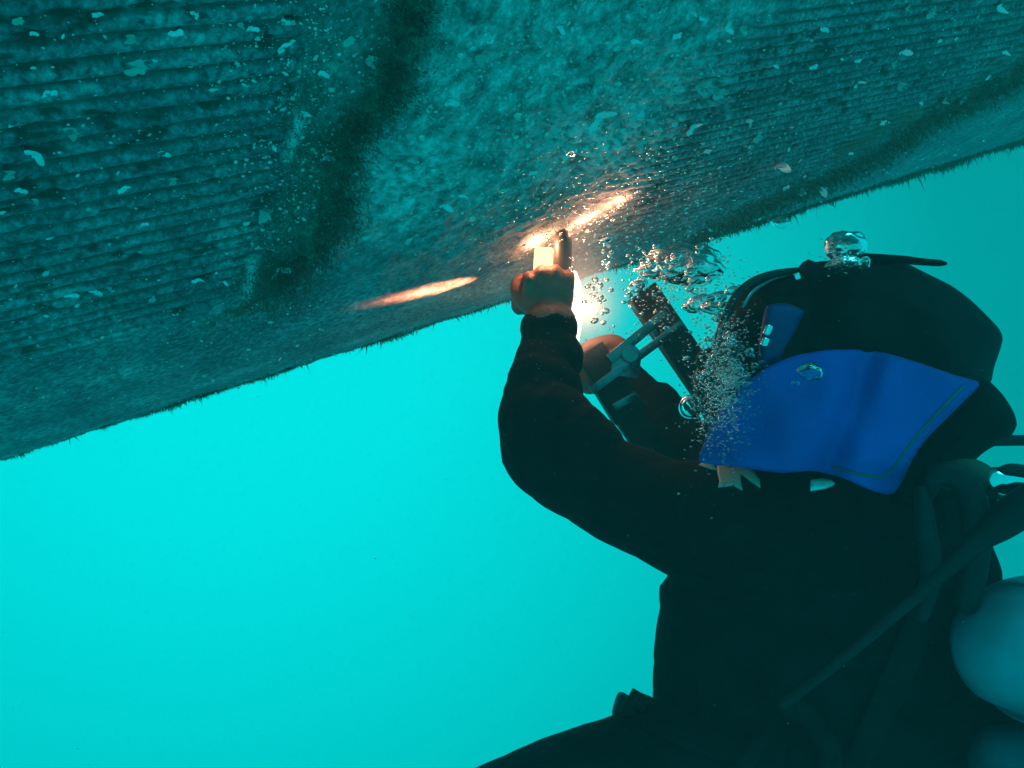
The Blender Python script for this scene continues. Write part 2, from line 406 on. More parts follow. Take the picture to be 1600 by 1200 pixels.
# ---- shells on the hull
def flake(seed, cup=0.25, ring=False):
    g = random.Random(seed); V, Fc = [], []; n = 26
    rad = [max(.35, 1 + g.uniform(-.13, .13) + .28 * math.sin(2 * 6.28 * k / n + seed * 1.7) + .10 * math.sin(5 * 6.28 * k / n + seed * 2.3) - (0.4 if (k + seed * 5) % n < 5 else 0)) for k in range(n)]
    rows = [0.15, 0.5, 0.8, 1.0]
    for side in (0, 1):
        for rr in rows:
            for k in range(n):
                a = 2 * math.pi * k / n; q = rr * rad[k] if rr > .3 else rr
                V.append(Vector((q * math.cos(a), q * 0.62 * math.sin(a), cup * q * q + 0.16 * math.sin(3 * a + seed) * q + .06 * math.sin(q * 16) + g.uniform(-.05, .05) - (0.09 if side and rr < 1 else 0) * (1.1 - rr) * 2)))
    def fan(off, flip):
        for i in range(3):
            for k in range(n):
                q = (off + i * n + k, off + i * n + (k + 1) % n, off + (i + 1) * n + (k + 1) % n, off + (i + 1) * n + k)
                Fc.append(q[::-1] if flip else q)
        q = tuple(off + k for k in range(n)); Fc.append(q if flip else q[::-1])
    fan(0, False); fan(4 * n, True)
    for k in range(n): Fc.append((3 * n + k, 3 * n + (k + 1) % n, 7 * n + (k + 1) % n, 7 * n + k))
    me = mesh_from(V, Fc); return me
flakes = [flake(i, 0.25 + 0.14 * (i % 4)) for i in range(7)]
for i, fm in enumerate(flakes): fm.materials.append(M_shell if i % 3 else M_shellw); fm.shade_smooth()
def place_on_hull(px, py, size_px, rot, tilt=0.35, mesh=None):
    r = surf(px, py)
    if not r: return None
    p, nn = r
    s = size_px * p.y / F / 2
    z = nn + Vector((random.uniform(-tilt, tilt) for _ in range(3)))
    if tilt > 0: z = z + Vector((0, -0.6, 0))
    z.normalize(); x = (DAX * math.cos(rot) + nn.cross(DAX) * math.sin(rot)); x = (x - z * x.dot(z)).normalized(); y = z.cross(x)
    m = Matrix((x, y, z)).transposed().to_4x4() @ Matrix.Scale(s, 4)
    m.translation = p + nn * (0.004 + 0.3 * s)
    return m
SH = [(210, 95, 54), (232, 90, 24), (50, 233, 42), (10, 262, 30), (18, 185, 22), (75, 137, 28), (110, 200, 34), (26, 26, 26), (150, 17, 22), (50, 47, 18), (198, 53, 28), (270, 45, 30), (390, 38, 24), (372, 34, 18), (452, 30, 18),
      (190, 287, 26), (250, 233, 26), (265, 275, 22), (160, 250, 20), (30, 290, 22), (54, 307, 18), (430, 158, 18), (470, 172, 26), (442, 245, 14), (405, 320, 44), (440, 413, 30), (510, 240, 24), (572, 88, 32), (541, 57, 30), (437, 68, 30), (500, 110, 24),
      (385, 395, 18), (110, 452, 26), (147, 448, 24), (168, 442, 16), (236, 460, 18), (305, 430, 22), (345, 432, 20), (180, 362, 12), (75, 364, 14), (18, 590, 24), (222, 343, 16), (380, 352, 12), (386, 364, 10),
      (925, 178, 60), (905, 186, 30), (958, 182, 26), (880, 238, 26), (828, 264, 18), (745, 88, 34), (640, 148, 14), (615, 165, 14), (698, 155, 30), (925, 110, 40), (1050, 50, 30), (1132, 40, 26), (1085, 128, 40), (1120, 140, 36), (1075, 195, 34),
      (1205, 97, 18), (1228, 76, 14), (1265, 100, 22), (1280, 40, 26), (1412, 8, 20), (1450, 18, 24), (1555, 10, 30), (1405, 76, 30), (1390, 95, 18), (1335, 90, 18), (1310, 88, 12), (1230, 120, 18), (1180, 210, 26), (1335, 125, 26), (1212, 250, 44), (1400, 128, 26), (1374, 186, 24), (1435, 155, 16), (1470, 152, 22), (1500, 150, 24), (1565, 78, 20),
      (1280, 285, 36), (1250, 290, 26), (1225, 288, 18), (1325, 235, 14), (1105, 95, 22), (1000, 210, 40), (985, 60, 26), (870, 40, 24), (800, 30, 20), (760, 60, 18), (655, 65, 18), (1155, 40, 24), (1040, 405, 18), (576, 482, 14), (720, 300, 20), (690, 315, 30), (610, 235, 22), (1100, 230, 22), (1090, 25, 18)]
SH = [q for q in SH if not (500 < q[0] < 900 and 395 < q[1] < 500) and q[1] < 560]
for i, (x, y, s) in enumerate(SH[:98]):
    m = place_on_hull(x, y, s * 0.72, random.uniform(-0.5, 0.5))
    if m is None: continue
    o = bpy.data.objects.new('shell', flakes[i % 7]); COL.objects.link(o); o.parent = hull; o.matrix_world = m
# tiny shell crumbs: nobody could count them
def crumbs():
    V, Fc = [], []; src = [(np.array([v.co[:] for v in f.vertices]), [tuple(p.vertices) for p in f.polygons]) for f in flakes[:3]]
    low = []
    for k in range(4):
        g = random.Random(k); pts = [(math.cos(t * 1.257) * g.uniform(.6, 1.2), .6 * math.sin(t * 1.257) * g.uniform(.6, 1.2), g.uniform(0, .35)) for t in range(5)]
        low.append(np.array(pts + [(0, 0, -.25)]))
    n = 0
    while n < 7000:
        z = random.random()
        if z < 0.42: x, y = random.gauss(850, 190), random.gauss(200, 130)
        elif z < 0.6: x, y = random.gauss(430, 70), random.gauss(170, 150)
        else: x, y = random.uniform(-60, 1660), random.uniform(-40, 640)
        if 500 < x < 880 and 395 < y < 510: continue
        sz = min(16, 2.2 * math.exp(random.gauss(0.25, 0.6)))
        m = place_on_hull(x, y, sz, random.gauss(0, .6), 0.6)
        if m is None: continue
        if sz < 4: sz = 4
        L_ = low[n % 4]; b = len(V)
        for q in L_: V.append(m @ Vector(q))
        for k in range(5): Fc.append((b + k, b + (k + 1) % 5, b + 5))
        Fc.append(tuple(b + k for k in range(5))[::-1]); n += 1
    return mesh_from(V, Fc)
cr_o = link('shell_crumbs', crumbs(), M_shellw, hull, smooth=False); tag(cr_o, kind='stuff')

# ---- algae tufts: fringe along the rim and shaggy bands
def tufts():
    V, Fc = [], []
    def blade(p, dirv, L, wd):
        side = dirv.cross(Vector((random.uniform(-1, 1), random.uniform(-1, 1), random.uniform(-1, 1)))).normalized() * wd
        side2 = dirv.cross(side).normalized() * wd * 0.6
        bend = Vector((random.gauss(0, .3), random.gauss(0, .3), random.gauss(0, .3))) * L
        b = len(V); mid = p + dirv * L * .55 + bend * .4; tip = p + dirv * L + bend
        V.extend([p - side, p + side, p + side2, mid - side * .7, mid + side * .7, mid + side2 * .7, tip])
        Fc.extend([(b, b + 1, b + 4, b + 3), (b + 1, b + 2, b + 5, b + 4), (b + 2, b, b + 3, b + 5), (b + 3, b + 4, b + 6), (b + 4, b + 5, b + 6), (b + 5, b + 3, b + 6)])
    # rim
    for k in range(30000):
        u = -0.3 + 3.7 * random.random() ** 1.3; a = R(49.7) + random.gauss(0, R(1.6))
        dens = mnoise.noise(Vector((u * 9, 3, 1))) + 0.6 * mnoise.noise(Vector((u * 37, 7, 2)))
        if dens < -0.25 and random.random() < .8: continue
        W, H = hull_pt(u, a, -0.002); p = Vector(to_world(np.array([W]), np.array([H]), np.array([u]))[0])
        c = Vector(CEN + dax * u); nn = (p - c).normalized()
        L = (0.002 + 0.006 * max(0, dens + .35) * random.random() + (0.006 * random.random() if random.random() < .02 else 0)) * (1.5 + .3 * max(0, u))
        if u > 1.0: L *= 1.0 + 0.7 * min(1, (u - 1.0))
        dv = (nn + DAX * random.gauss(-0.1, .5) + Vector((0, 0, -0.25))).normalized()
        blade(p, dv, L, random.uniform(.0004, .0010) * (1 + .5 * max(0, u)))
    def along(poly, width, n, Lmin, Lmax):
        s = [Vector(q) for q in poly]
        seg = [(s[i], s[i + 1]) for i in range(len(s) - 1)]; ln = [(b - a).length for a, b in seg]
        for k in range(n):
            a, b = random.choices(seg, ln)[0]; q = a.lerp(b, random.random())
            x, y = q.x + random.gauss(0, width), q.y + random.gauss(0, width)
            r = surf(x, y)
            if not r: continue
            p, nn = r; L = random.uniform(Lmin, Lmax)
            dv = (nn + Vector((random.gauss(0, .6), random.gauss(0, .6), random.gauss(-.2, .6)))).normalized()
            blade(p + nn * random.uniform(.002, .012), dv, L, random.uniform(.00025, .0007) * max(1, p.y * 1.2))
    along(BANDL[1:-1], 20, 8000, 0.002, 0.0075)
    along(GREENL, 18, 4000, 0.002, 0.006)
    along(BANDR[1:], 9, 6000, 0.004, 0.014)
    return mesh_from(V, Fc)
al_o = link('algae_growth', tufts(), M_algae, hull, smooth=False); tag(al_o, kind='stuff')

# ---------------------------------------------------------------- the diver: one continuous body
def body_mesh():
    V, Fc = [], []
    T = lambda pts, **k: add_tube(V, Fc, ppx(pts), **k)
    # near arm raised to the hull
    T([(858, 498, 1.130, 36), (857, 520, 1.125, 41), (855, 548, 1.115, 45), (846, 590, 1.095, 53), (843, 640, 1.07, 63), (847, 680, 1.05, 67.5), (866, 714, 1.035, 72), (940, 757, 1.02, 76), (1040, 800, 0.99, 86), (1150, 832, 0.965, 114), (1260, 850, 0.955, 120)], seg=28)
    T([(848, 686, 1.045, 67), (853, 702, 1.04, 70)], seg=24)
    # sleeve folds
    for (x, y, Y, r, ax, ay) in ((862, 562, 1.11, 46, 12, -4), (850, 606, 1.085, 56.5, 10, 6), (872, 664, 1.05, 63, 16, 14), (908, 706, 1.03, 68, 12, 18), (858, 512, 1.125, 41.5, 8, -2)):
        T([(x - ax * .5, y - ay * .5, Y, r), (x + ax * .5, y + ay * .5, Y, r)], seg=26)
    # trunk
    T([(1270, 760, 0.98, 130), (1275, 820, 0.98, 215), (1285, 900, 0.985, 252), (1283, 980, 0.985, 254), (1280, 1060, 0.985, 262), (1295, 1130, 0.985, 300), (1290, 1260, 0.985, 330), (1250, 1380, 0.98, 270)], seg=40, flat=0.62)
    T([(1400, 780, 0.99, 110), (1440, 880, 0.99, 105), (1440, 1000, 1.0, 100), (1480, 1100, 1.0, 130), (1500, 1250, 1.0, 150)], seg=24)
    # far shoulder
    T([(1260, 800, 1.03, 110), (1180, 770, 1.13, 80), (1120, 730, 1.19, 62)], seg=24)
    # far forearm to the clamp
    T([(1140, 745, 1.19, 60), (1085, 705, 1.215, 52), (1050, 675, 1.23, 44), (1022, 640, 1.245, 37), (998, 612, 1.26, 33), (985, 598, 1.265, 31)], seg=22)
    T([(1030, 628, 1.243, 33), (1038, 640, 1.243, 35)], seg=20); T([(1052, 664, 1.23, 40), (1062, 674, 1.23, 42)], seg=20)
    # thighs
    T([(1200, 1215, 0.97, 200), (1060, 1225, 0.95, 130), (903, 1259, 0.92, 111), (703, 1344, 0.88, 106), (520, 1425, 0.85, 92)], seg=28)
    T([(1330, 1260, 1.02, 190), (1300, 1450, 1.03, 140), (1260, 1650, 1.05, 110)], seg=24)
    # neck and head with features
    T([(1300, 760, 0.99, 120), (1285, 680, 0.99, 95), (1280, 610, 0.985, 88)], seg=24)
    T([(1300, 590, 0.985, 112), (1310, 520, 0.985, 118)], seg=26)
    T([(1205, 545, 0.985, 55), (1200, 600, 0.985, 48)], seg=18)                       # jaw and chin
    T([(1198, 520, 0.985, 16), (1178, 548, 0.985, 15)], seg=12, flat=.7)                # nose
    T([(1186, 580, 0.985, 14), (1190, 592, 0.985, 14)], seg=12, flat=1.6)               # lips
    for yy in (0.955, 1.015): T([(1196, 512, yy, 12), (1200, 512, yy, 12)], seg=12)     # eyes
    # raised fist: palm, wrist
    T([(858, 505, 1.130, 33), (857, 485, 1.135, 36.5), (857, 462, 1.135, 40), (858, 446, 1.137, 39)], seg=24, flat=0.62)
    # four fingers folding over the lamp barrel, away from the camera
    for (x, y, w_, l) in ((827, 436, 10.2, 0), (847, 427, 10.8, 3), (868, 426, 10.8, 2), (888, 433, 9.8, -3)):
        T([(x, y + 18, 1.128, w_), (x, y + 3, 1.128, w_ + .8), (x, y - 2, 1.142, w_ + .3), (x - 1, y - 1, 1.168, w_), (x - 2, y + 14, 1.185, w_ - 1), (x - 2, y + 30, 1.182, w_ - 1.5), (x - 1, y + 38 + l, 1.168, w_ - 2.5)], seg=14, n=5)
    # thumb wrapping round on the left, fingertips below it
    T([(838, 486, 1.135, 14), (822, 474, 1.14, 14), (811, 460, 1.15, 12.5), (808, 447, 1.162, 11.5), (815, 436, 1.175, 10)], seg=14)
    T([(812, 466, 1.165, 13), (811, 480, 1.16, 12), (822, 484, 1.16, 10)], seg=14)
    # far hand closed round the clamp bar
    T([(985, 598, 1.262, 29), (968, 578, 1.262, 31), (950, 562, 1.262, 31), (936, 556, 1.262, 28)], seg=22, flat=0.7)
    T([(975, 562, 1.265, 20), (962, 540, 1.262, 17), (940, 538, 1.25, 14), (918, 545, 1.235, 12), (908, 552, 1.228, 10)], seg=14)     # thumb over the top
    for k, (x, y) in enumerate(((926, 558), (916, 572), (915, 588), (922, 602))):
        T([(x + 26, y + 8, 1.268, 12), (x + 8, y, 1.262, 12), (x - 6 + k, y, 1.248, 10.5), (x - 7 + k, y + 5, 1.228, 9.5), (x + 3 + k, y + 6, 1.218, 8.2)], seg=14, n=5)
    me = mesh_from(V, Fc)
    o = bpy.data.objects.new('tmp', me); COL.objects.link(o)
    md = o.modifiers.new('r', 'REMESH'); md.mode = 'VOXEL'; md.voxel_size = 0.0026; md.adaptivity = 0
    md2 = o.modifiers.new('s', 'SMOOTH'); md2.factor = 0.5; md2.iterations = 3
    dg = bpy.context.evaluated_depsgraph_get(); out = bpy.data.meshes.new_from_object(o.evaluated_get(dg))
    bpy.data.objects.remove(o)
    out.materials.clear(); out.materials.append(M_suit); out.materials.append(M_skin)
    nv = len(out.vertices); co = np.zeros(nv * 3, np.float32); out.vertices.foreach_get('co', co); co = co.reshape(-1, 3)
    px = co[:, 0] / co[:, 1] * F + 800; py = -co[:, 2] / co[:, 1] * F + 600
    # soft creases in the suit cloth
    nr = np.zeros(nv * 3, np.float32); out.vertices.foreach_get('normal', nr); nr = nr.reshape(-1, 3)
    skin = ((py < 492 + 3 * np.sin(px / 7)) & (px < 930)) | ((px < 975) & (py > 500) & (py < 640) & (co[:, 1] > 1.18)) | ((px < 1215) & (px > 1140) & (py > 490) & (py < 610) & (abs(co[:, 1] - 0.985) < 0.06))
    wr = np.array([mnoise.noise(Vector((c[0] * 9 + c[2] * 7, c[1] * 9, c[2] * 22))) for c in co.astype(float)], np.float32)
    wr2 = np.array([mnoise.noise(Vector((c[0] * 34, c[1] * 26 + 4, c[2] * 48))) for c in co.astype(float)], np.float32)
    amp = np.where(skin, 0.0, np.where(px < 1090, 1.0, 2.2))
    co += nr * ((np.abs(wr) ** 0.7 - .35) * 0.0045 * amp + wr2 * 0.0012 * np.minimum(amp, 1))[:, None]
    out.vertices.foreach_set('co', co.ravel())
    mi = np.zeros(len(out.polygons), np.int32)
    li = np.zeros(len(out.loops), np.int32); out.loops.foreach_get('vertex_index', li)
    ls = np.zeros(len(out.polygons), np.int32); out.polygons.foreach_get('loop_start', ls)
    mi[skin[li[ls]]] = 1
    out.polygons.foreach_set('material_index', mi); out.update()
    return out
diver = empty('person', P(1280, 1000, 0.98))
bm_ = body_mesh(); body = link('body', bm_, None, diver); 
BV = BVHTree.FromPolygons([v.co for v in bm_.vertices], [tuple(p.vertices) for p in bm_.polygons])
tag(diver, 'diver in black wetsuit and blue bib reaching a bare fist up to the hull', 'diver')
def on_body(px, py, off=0.003, default=0.85):
    r = P(px, py, 1.0).normalized(); h = BV.ray_cast(Vector((0, 0, 0)), r)
    return (h[0] - r * off) if h[0] is not None else P(px, py, default)

HOOD = [(1136, 500), (1150, 468), (1172, 446), (1200, 434), (1228, 427), (1244, 421), (1254, 410), (1263, 405), (1276, 410), (1292, 415), (1320, 408), (1350, 402), (1392, 405), (1422, 414), (1450, 428), (1486, 446), (1516, 468), (1545, 496), (1562, 515), (1567, 530), (1561, 552), (1553, 575), (1550, 592), (1543, 606), (1500, 660), (1400, 700), (1250, 690), (1150, 672), (1098, 650), (1092, 610), (1098, 570), (1112, 540)]
def hood_front(x, y, k):
    v = 0.112 * k
    v -= 0.010 * k * math.exp(-((x - 1250 - (y - 560) * -0.25) / 14) ** 2)                 # seam between face frame and hood
    v += 0.006 * k * math.sin(x * 0.021 + y * 0.033) + 0.004 * k * math.sin(x * 0.05 - y * 0.03)
    v += 0.007 * k * math.exp(-(((x - 1460) / 40) ** 2 + ((y - 480) / 22) ** 2)) + 0.005 * k * math.exp(-(((y - 470 - (x - 1400) * .35)) / 9) ** 2)
    return v
hood = pillow('hood', HOOD, 0.985, hood_front, lambda x, y, k: 0.11 * k, 105, M_hood, diver, step=7)
tube('hood_strap', [(1340, 404, 0.95, 9), (1375, 404, 0.945, 7), (1410, 406, 0.94, 6.5), (1440, 409, 0.935, 5.5), (1466, 411, 0.93, 5), (1476, 412, 0.93, 3)], M_hood, diver, flat=1.8)
# navy side panel by the face and its two chrome pins
pillow('cheek_panel', [(1198, 478), (1230, 474), (1256, 486), (1248, 508), (1232, 545), (1222, 566), (1190, 580), (1184, 560), (1188, 520)], 0.878, lambda x, y, k: 0.010 * k, lambda x, y, k: 0.03 * k, 14, M_navy, diver, step=5)

# face mask: rim loops standing across the face, band and glass
mask = empty('dive_mask', P(1180, 500, 0.95)); mask.parent = diver; mask.matrix_parent_inverse = Matrix.Translation(diver.location).inverted()
def loop_tube(name, pts, r, matl, parent):
    s = spline(ppx([(x, y, Y, r) for x, y, Y in pts]), 8); V, Fc = [], []
    add_tube(V, Fc, [tuple(q) for q in s], seg=10, n=1); o = link(name, mesh_from(V, Fc), matl); o.parent = parent; return o
rimpts = [(1245, 424, 0.97), (1212, 428, 0.93), (1180, 438, 0.905), (1157, 455, 0.89), (1141, 478, 0.88), (1128, 510, 0.878), (1118, 545, 0.88), (1114, 585, 0.885), (1118, 625, 0.90), (1132, 655, 0.93)]
kids = []
kids.append(loop_tube('rim', rimpts, 6.5, M_rub, mask))
kids.append(loop_tube('rim', [(x - 3, y + 3, 1.965 - Y if False else 1.99 - Y) for x, y, Y in rimpts], 6.5, M_rub, mask))
kids.append(loop_tube('metal_band', [(1236, 432, 0.955), (1210, 437, 0.925), (1190, 446, 0.905), (1172, 460, 0.893), (1161, 478, 0.885)], 5.0, M_steel, mask))
kids.append(loop_tube('metal_band', [(1136, 492, 0.876), (1126, 515, 0.873), (1120, 540, 0.873)], 2.2, M_steel, mask))
gv, gf = [], []
for i, (x, y, Y) in enumerate(rimpts):
    for k in range(7):
        t = k / 6; YY = Y + (1.99 - 2 * Y) * t; gv.append(P(x - 9 * math.sin(math.pi * t), y, YY))
for i in range(len(rimpts) - 1):
    for k in range(6): gf.append((i * 7 + k, i * 7 + k + 1, i * 7 + k + 8, i * 7 + k + 7))
lens = link('lens', mesh_from(gv, gf), M_lens); lens.parent = mask; kids.append(lens)
sm = lens.modifiers.new('t', 'SOLIDIFY'); sm.thickness = 0.003
for i, (a, b) in enumerate((((1203, 508), (1196, 524)), ((1198, 528), (1192, 542)))):
    o = bar('buckle_pin', P(*a, 0.862), P(*b, 0.862), 0.0036, 0.004, M_chrome, mask, 0.0022); kids.append(o)
o = bar('buckle_pin', P(1243, 427, 0.90), P(1247, 437, 0.90), 0.0030, 0.003, M_chrome, mask, 0.001); kids.append(o)
for o in kids: o.matrix_parent_inverse = (Matrix.Translation(mask.location)).inverted()
# mouthpiece / air outlet under the mask
mouth = tube('mouthpiece', [(1150, 560, 0.92, 26), (1128, 580, 0.91, 36), (1122, 606, 0.91, 38), (1130, 640, 0.92, 34)], M_rub, diver, seg=22)
tube('exhaust_cap', [(1112, 556, 0.905, 13), (1104, 560, 0.90, 15), (1101, 566, 0.90, 14)], M_rub, diver, seg=18)

BIB = [(1093, 722), (1098, 695), (1114, 657), (1138, 624), (1166, 597), (1200, 573), (1240, 556), (1290, 547), (1340, 546), (1386, 552), (1440, 568), (1490, 585), (1532, 599), (1500, 634), (1470, 664), (1443, 692), (1425, 720), (1410, 752), (1397, 771), (1386, 773), (1360, 766), (1325, 750), (1300, 742), (1268, 736), (1220, 739), (1150, 730)]
def bibY(x, y):
    cx, cy = 1290, 665
    base = 0.838 + 0.00000070 * (x - cx) ** 2 + 0.0000010 * (y - cy) ** 2
    fold = x - (1350 - (y - 580) * 0.38)
    crease = 0.016 * np.exp(-(fold / 26) ** 2) - 0.009 * np.exp(-((fold - 55) / 42) ** 2)
    crease = crease + 0.010 * np.exp(-((y - 738 + (x - 1320) * -.12) / 14) ** 2) * np.clip((x - 1230) / 60, 0, 1)
    ripple = 0.003 * np.sin(x * 0.03 + y * 0.045) + 0.002 * np.sin(x * 0.071 - y * 0.02)
    dent = 0.010 * np.exp(-(((x - 1165) / 60) ** 2 + ((y - 690) / 30) ** 2))
    return base + crease + ripple + dent
pillow('blue_bib', BIB, bibY, lambda x, y, k: 0.0035 * min(1, k * 2), lambda x, y, k: 0.0035 * min(1, k * 2), 14, M_blue, diver, step=6)
V, Fc = [], []
for line in ([(1506, 603), (1468, 642), (1430, 684), (1402, 722), (1388, 740), (1374, 746)], [(1374, 746), (1350, 742), (1322, 735), (1300, 728)]):
    s = spline([(x, y, 0) for x, y in line], 6)
    pts = [(*P(q[0], q[1], float(bibY(q[0], q[1])) - 0.0042), 0.0014) for q in s]
    add_tube(V, Fc, pts, seg=8, n=1, flat=.6)
link('bib_seam', mesh_from(V, Fc), M_seam, diver)
PAD = [(1528, 600), (1546, 596), (1568, 618), (1584, 644), (1589, 664), (1578, 684), (1552, 698), (1536, 708), (1518, 724), (1494, 742), (1450, 775), (1400, 790), (1390, 772), (1400, 740), (1425, 700), (1460, 650)]
pillow('collar_pad', PAD, 0.93, lambda x, y, k: 0.045 * k, lambda x, y, k: 0.05 * k, 50, M_suit, diver, step=6)

# silver leaf emblem on the upper arm, dark band behind it
def decal(name, polys, matl, off=0.0035, th=0.0012):
    V, Fc = [], []
    for poly in polys:
        o = np.array(poly, float); n = len(o); x0, y0 = o.min(0); x1, y1 = o.max(0)
        dense = []
        for i in range(n):
            a, b = o[i], o[(i + 1) % n]; m = max(1, int(np.hypot(*(b - a)) / 4))
            dense += [a + (b - a) * t for t in np.linspace(0, 1, m, endpoint=False)]
        dense = np.array(dense); gx, gy = np.meshgrid(np.arange(x0, x1, 5), np.arange(y0, y1, 5)); gx = gx.ravel() + .2; gy = gy.ravel() + .3
        mm = inside(gx, gy, dense) & (seg_dist(gx, gy, dense) > 2)
        res = delaunay_2d_cdt([Vector(p) for p in dense] + [Vector((a, b)) for a, b in zip(gx[mm], gy[mm])], [], [list(range(len(dense)))], 1, 1e-4)
        b = len(V)
        V += [on_body(v.x, v.y, off) for v in res[0]]
        Fc += [tuple(b + q for q in t) for t in res[2]]
    me = mesh_from(V, Fc)
    o = link(name, me, matl, diver); sd = o.modifiers.new('t', 'SOLIDIFY'); sd.thickness = th; return o
decal('sleeve_emblem', [[(1120, 729), (1132, 727), (1141, 733), (1153, 729), (1166, 730), (1178, 738), (1187, 751), (1188, 763), (1172, 752), (1158, 741), (1157, 750), (1160, 767), (1146, 759), (1122, 762), (1124, 752), (1121, 740)], [(1092, 727), (1102, 722), (1114, 726), (1120, 735), (1110, 733), (1100, 730)]], M_patch)
decal('white_tab', [[(1266, 754), (1284, 752), (1296, 754), (1303, 759), (1290, 764), (1266, 768)]], mat('white_plastic', (0.8, 0.85, 0.88), 0.3, vary=0.05), off=0.02, th=0.004)
# harness
def ribbon(name, pts, width_px, matl, off=0.006, parent=diver, default=0.86):
    s = spline([(*q, 0) for q in pts], 10); V, Fc = [], []; n = len(s)
    for i in range(n):
        t = s[min(i + 1, n - 1)] - s[max(i - 1, 0)]; t /= np.hypot(t[0], t[1]) + 1e-9; nx, ny = -t[1], t[0]
        for k in (-1, -.33, .33, 1): V.append(on_body(s[i][0] + nx * width_px / 2 * k, s[i][1] + ny * width_px / 2 * k, off, default))
    for i in range(n - 1):
        for k in range(3): Fc.append((i * 4 + k, i * 4 + k + 1, i * 4 + k + 5, i * 4 + k + 4))
    o = link(name, mesh_from(V, Fc), matl, parent); sd = o.modifiers.new('t', 'SOLIDIFY'); sd.thickness = 0.004; sd.offset = 0; return o
ribbon('harness_strap', [(1470, 880), (1440, 960), (1405, 1050), (1372, 1120), (1330, 1215)], 44, M_strap)
ribbon('harness_strap', [(1225, 1098), (1260, 1120), (1290, 1160), (1300, 1215)], 34, M_strap, 0.008)
ribbon('harness_strap', [(1190, 1150), (1175, 1180), (1150, 1215)], 24, M_strap, 0.008)
ribbon('weight_belt', [(978, 1096), (1040, 1130), (1130, 1165), (1230, 1185)], 46, M_suit, 0.005)
pillow('belt_buckle', [(957, 1118), (960, 1096), (966, 1082), (975, 1082), (990, 1091), (1010, 1086), (1012, 1112), (990, 1124)], 0.955, lambda x, y, k: 0.02 * k, lambda x, y, k: 0.03 * k, 14, M_rub, diver, step=4)
reparent_all(diver)

# ---------------------------------------------------------------- breathing gear (stands free of the body)
V, Fc = [], []
pts = ppx([(1592, 1014, 0.845, 98), (1602, 1014, 0.848, 111), (1650, 1018, 0.86, 118), (1760, 1026, 0.90, 120), (1900, 1034, 0.94, 120)])
add_tube(V, Fc, pts, seg=48, n=8); tank = link('air_tank', mesh_from(V, Fc), M_tank)
tag(tank, 'pale rounded air tank at the right edge beside the diver', 'tank')
pouch = pillow('gear_pouch', [(1508, 1215), (1510, 1180), (1520, 1150), (1545, 1132), (1600, 1130), (1680, 1140), (1690, 1260), (1560, 1290), (1510, 1270)], 0.88, lambda x, y, k: 0.05 * k, lambda x, y, k: 0.05 * k, 60, M_pouch, None, step=7)
tag(pouch, 'rounded blue-grey gear pouch in the lower right corner under the pale tank', 'pouch')
hose = tube('air_hose', [(1640, 770, 0.80, 30), (1600, 792, 0.80, 30), (1560, 820, 0.81, 26), (1520, 852, 0.815, 17), (1440, 925, 0.815, 10), (1340, 1010, 0.81, 8.5), (1270, 1065, 0.815, 8), (1225, 1100, 0.83, 8)], M_hose, None, seg=16, flat=1.0)
tag(hose, 'long thin dark hose running diagonally down across the black wetsuit', 'hose')
reg = empty('regulator', P(1575, 760, 0.84)); tag(reg, 'chrome regulator with brown hose sleeve behind the diver shoulder', 'regulator')
tube('chrome_barrel', [(1553, 752, 0.84, 23), (1570, 756, 0.84, 27), (1600, 762, 0.84, 27), (1630, 768, 0.84, 24)], M_chrome, reg, seg=24)
tube('hose_sleeve', [(1490, 745, 0.86, 24), (1515, 740, 0.85, 24), (1535, 750, 0.845, 24), (1552, 760, 0.84, 19)], M_brown, reg, seg=20)
tube('barrel_cap', [(1562, 738, 0.835, 8), (1580, 734, 0.83, 10), (1610, 738, 0.83, 10)], M_rub, reg, seg=14)
tube('link_post', [(1552, 775, 0.85, 7), (1548, 800, 0.85, 7), (1546, 830, 0.85, 7)], M_hose, reg, seg=12)
reparent_all(reg)
rod = tube('lance_pipe', [(1540, 689, 0.97, 8.5), (1600, 688, 0.97, 8.5), (1760, 686, 0.98, 8.5)], M_hose, None, seg=14)
tag(rod, 'short dark pipe sticking out to the right from behind the collar pad', 'pipe')
loop = tube('corrugated_hose', [(1450, 770, 0.84, 12), (1462, 745, 0.835, 17), (1490, 742, 0.83, 20), (1516, 770, 0.825, 21), (1524, 820, 0.825, 22), (1522, 880, 0.83, 22), (1510, 940, 0.84, 20)], M_hose, None, seg=18)
tag(loop, 'thick black hose looping down from the shoulder beside the chrome regulator', 'hose')
loop2 = tube('inflator_hose', [(1440, 770, 0.835, 12), (1447, 830, 0.825, 16), (1455, 900, 0.825, 16), (1440, 960, 0.835, 12)], M_hose, None, seg=16)
tag(loop2, 'black hose hanging straight down the chest left of the thicker loop', 'hose')

# ---------------------------------------------------------------- clamp tool in the far hand
tool = empty('clamp_tool', P(960, 600, 1.22)); tag(tool, 'two black rubber bars joined by steel bracket plates, gripped in the far hand', 'clamp tool')
Yt = 1.205
def T3(x, y, dy=0.0): return P(x, y, Yt + dy)
bar('rubber_bar', T3(1001, 456), T3(1131, 645), 0.0210, 0.018, M_rub, tool, 0.002)
bar('rubber_bar', T3(919, 546), T3(958, 607), 0.0205, 0.018, M_rub, tool, 0.002)
bar('rubber_bar', T3(950, 596, .004), T3(983, 650, .004), 0.0235, 0.020, M_rub, tool, 0.002)
bar('handle_grip', T3(975, 640, .012), T3(1016, 700, .012), 0.020, 0.016, M_rub, tool, 0.002)
bar('bracket_rail', T3(952, 562, -.024), T3(1042, 488, -.024), 0.0070, 0.0025, M_steel, tool, 0.0006)
bar('bracket_rail', T3(924, 611, -.024), T3(1066, 506, -.026), 0.0058, 0.0025, M_steel, tool, 0.0006)
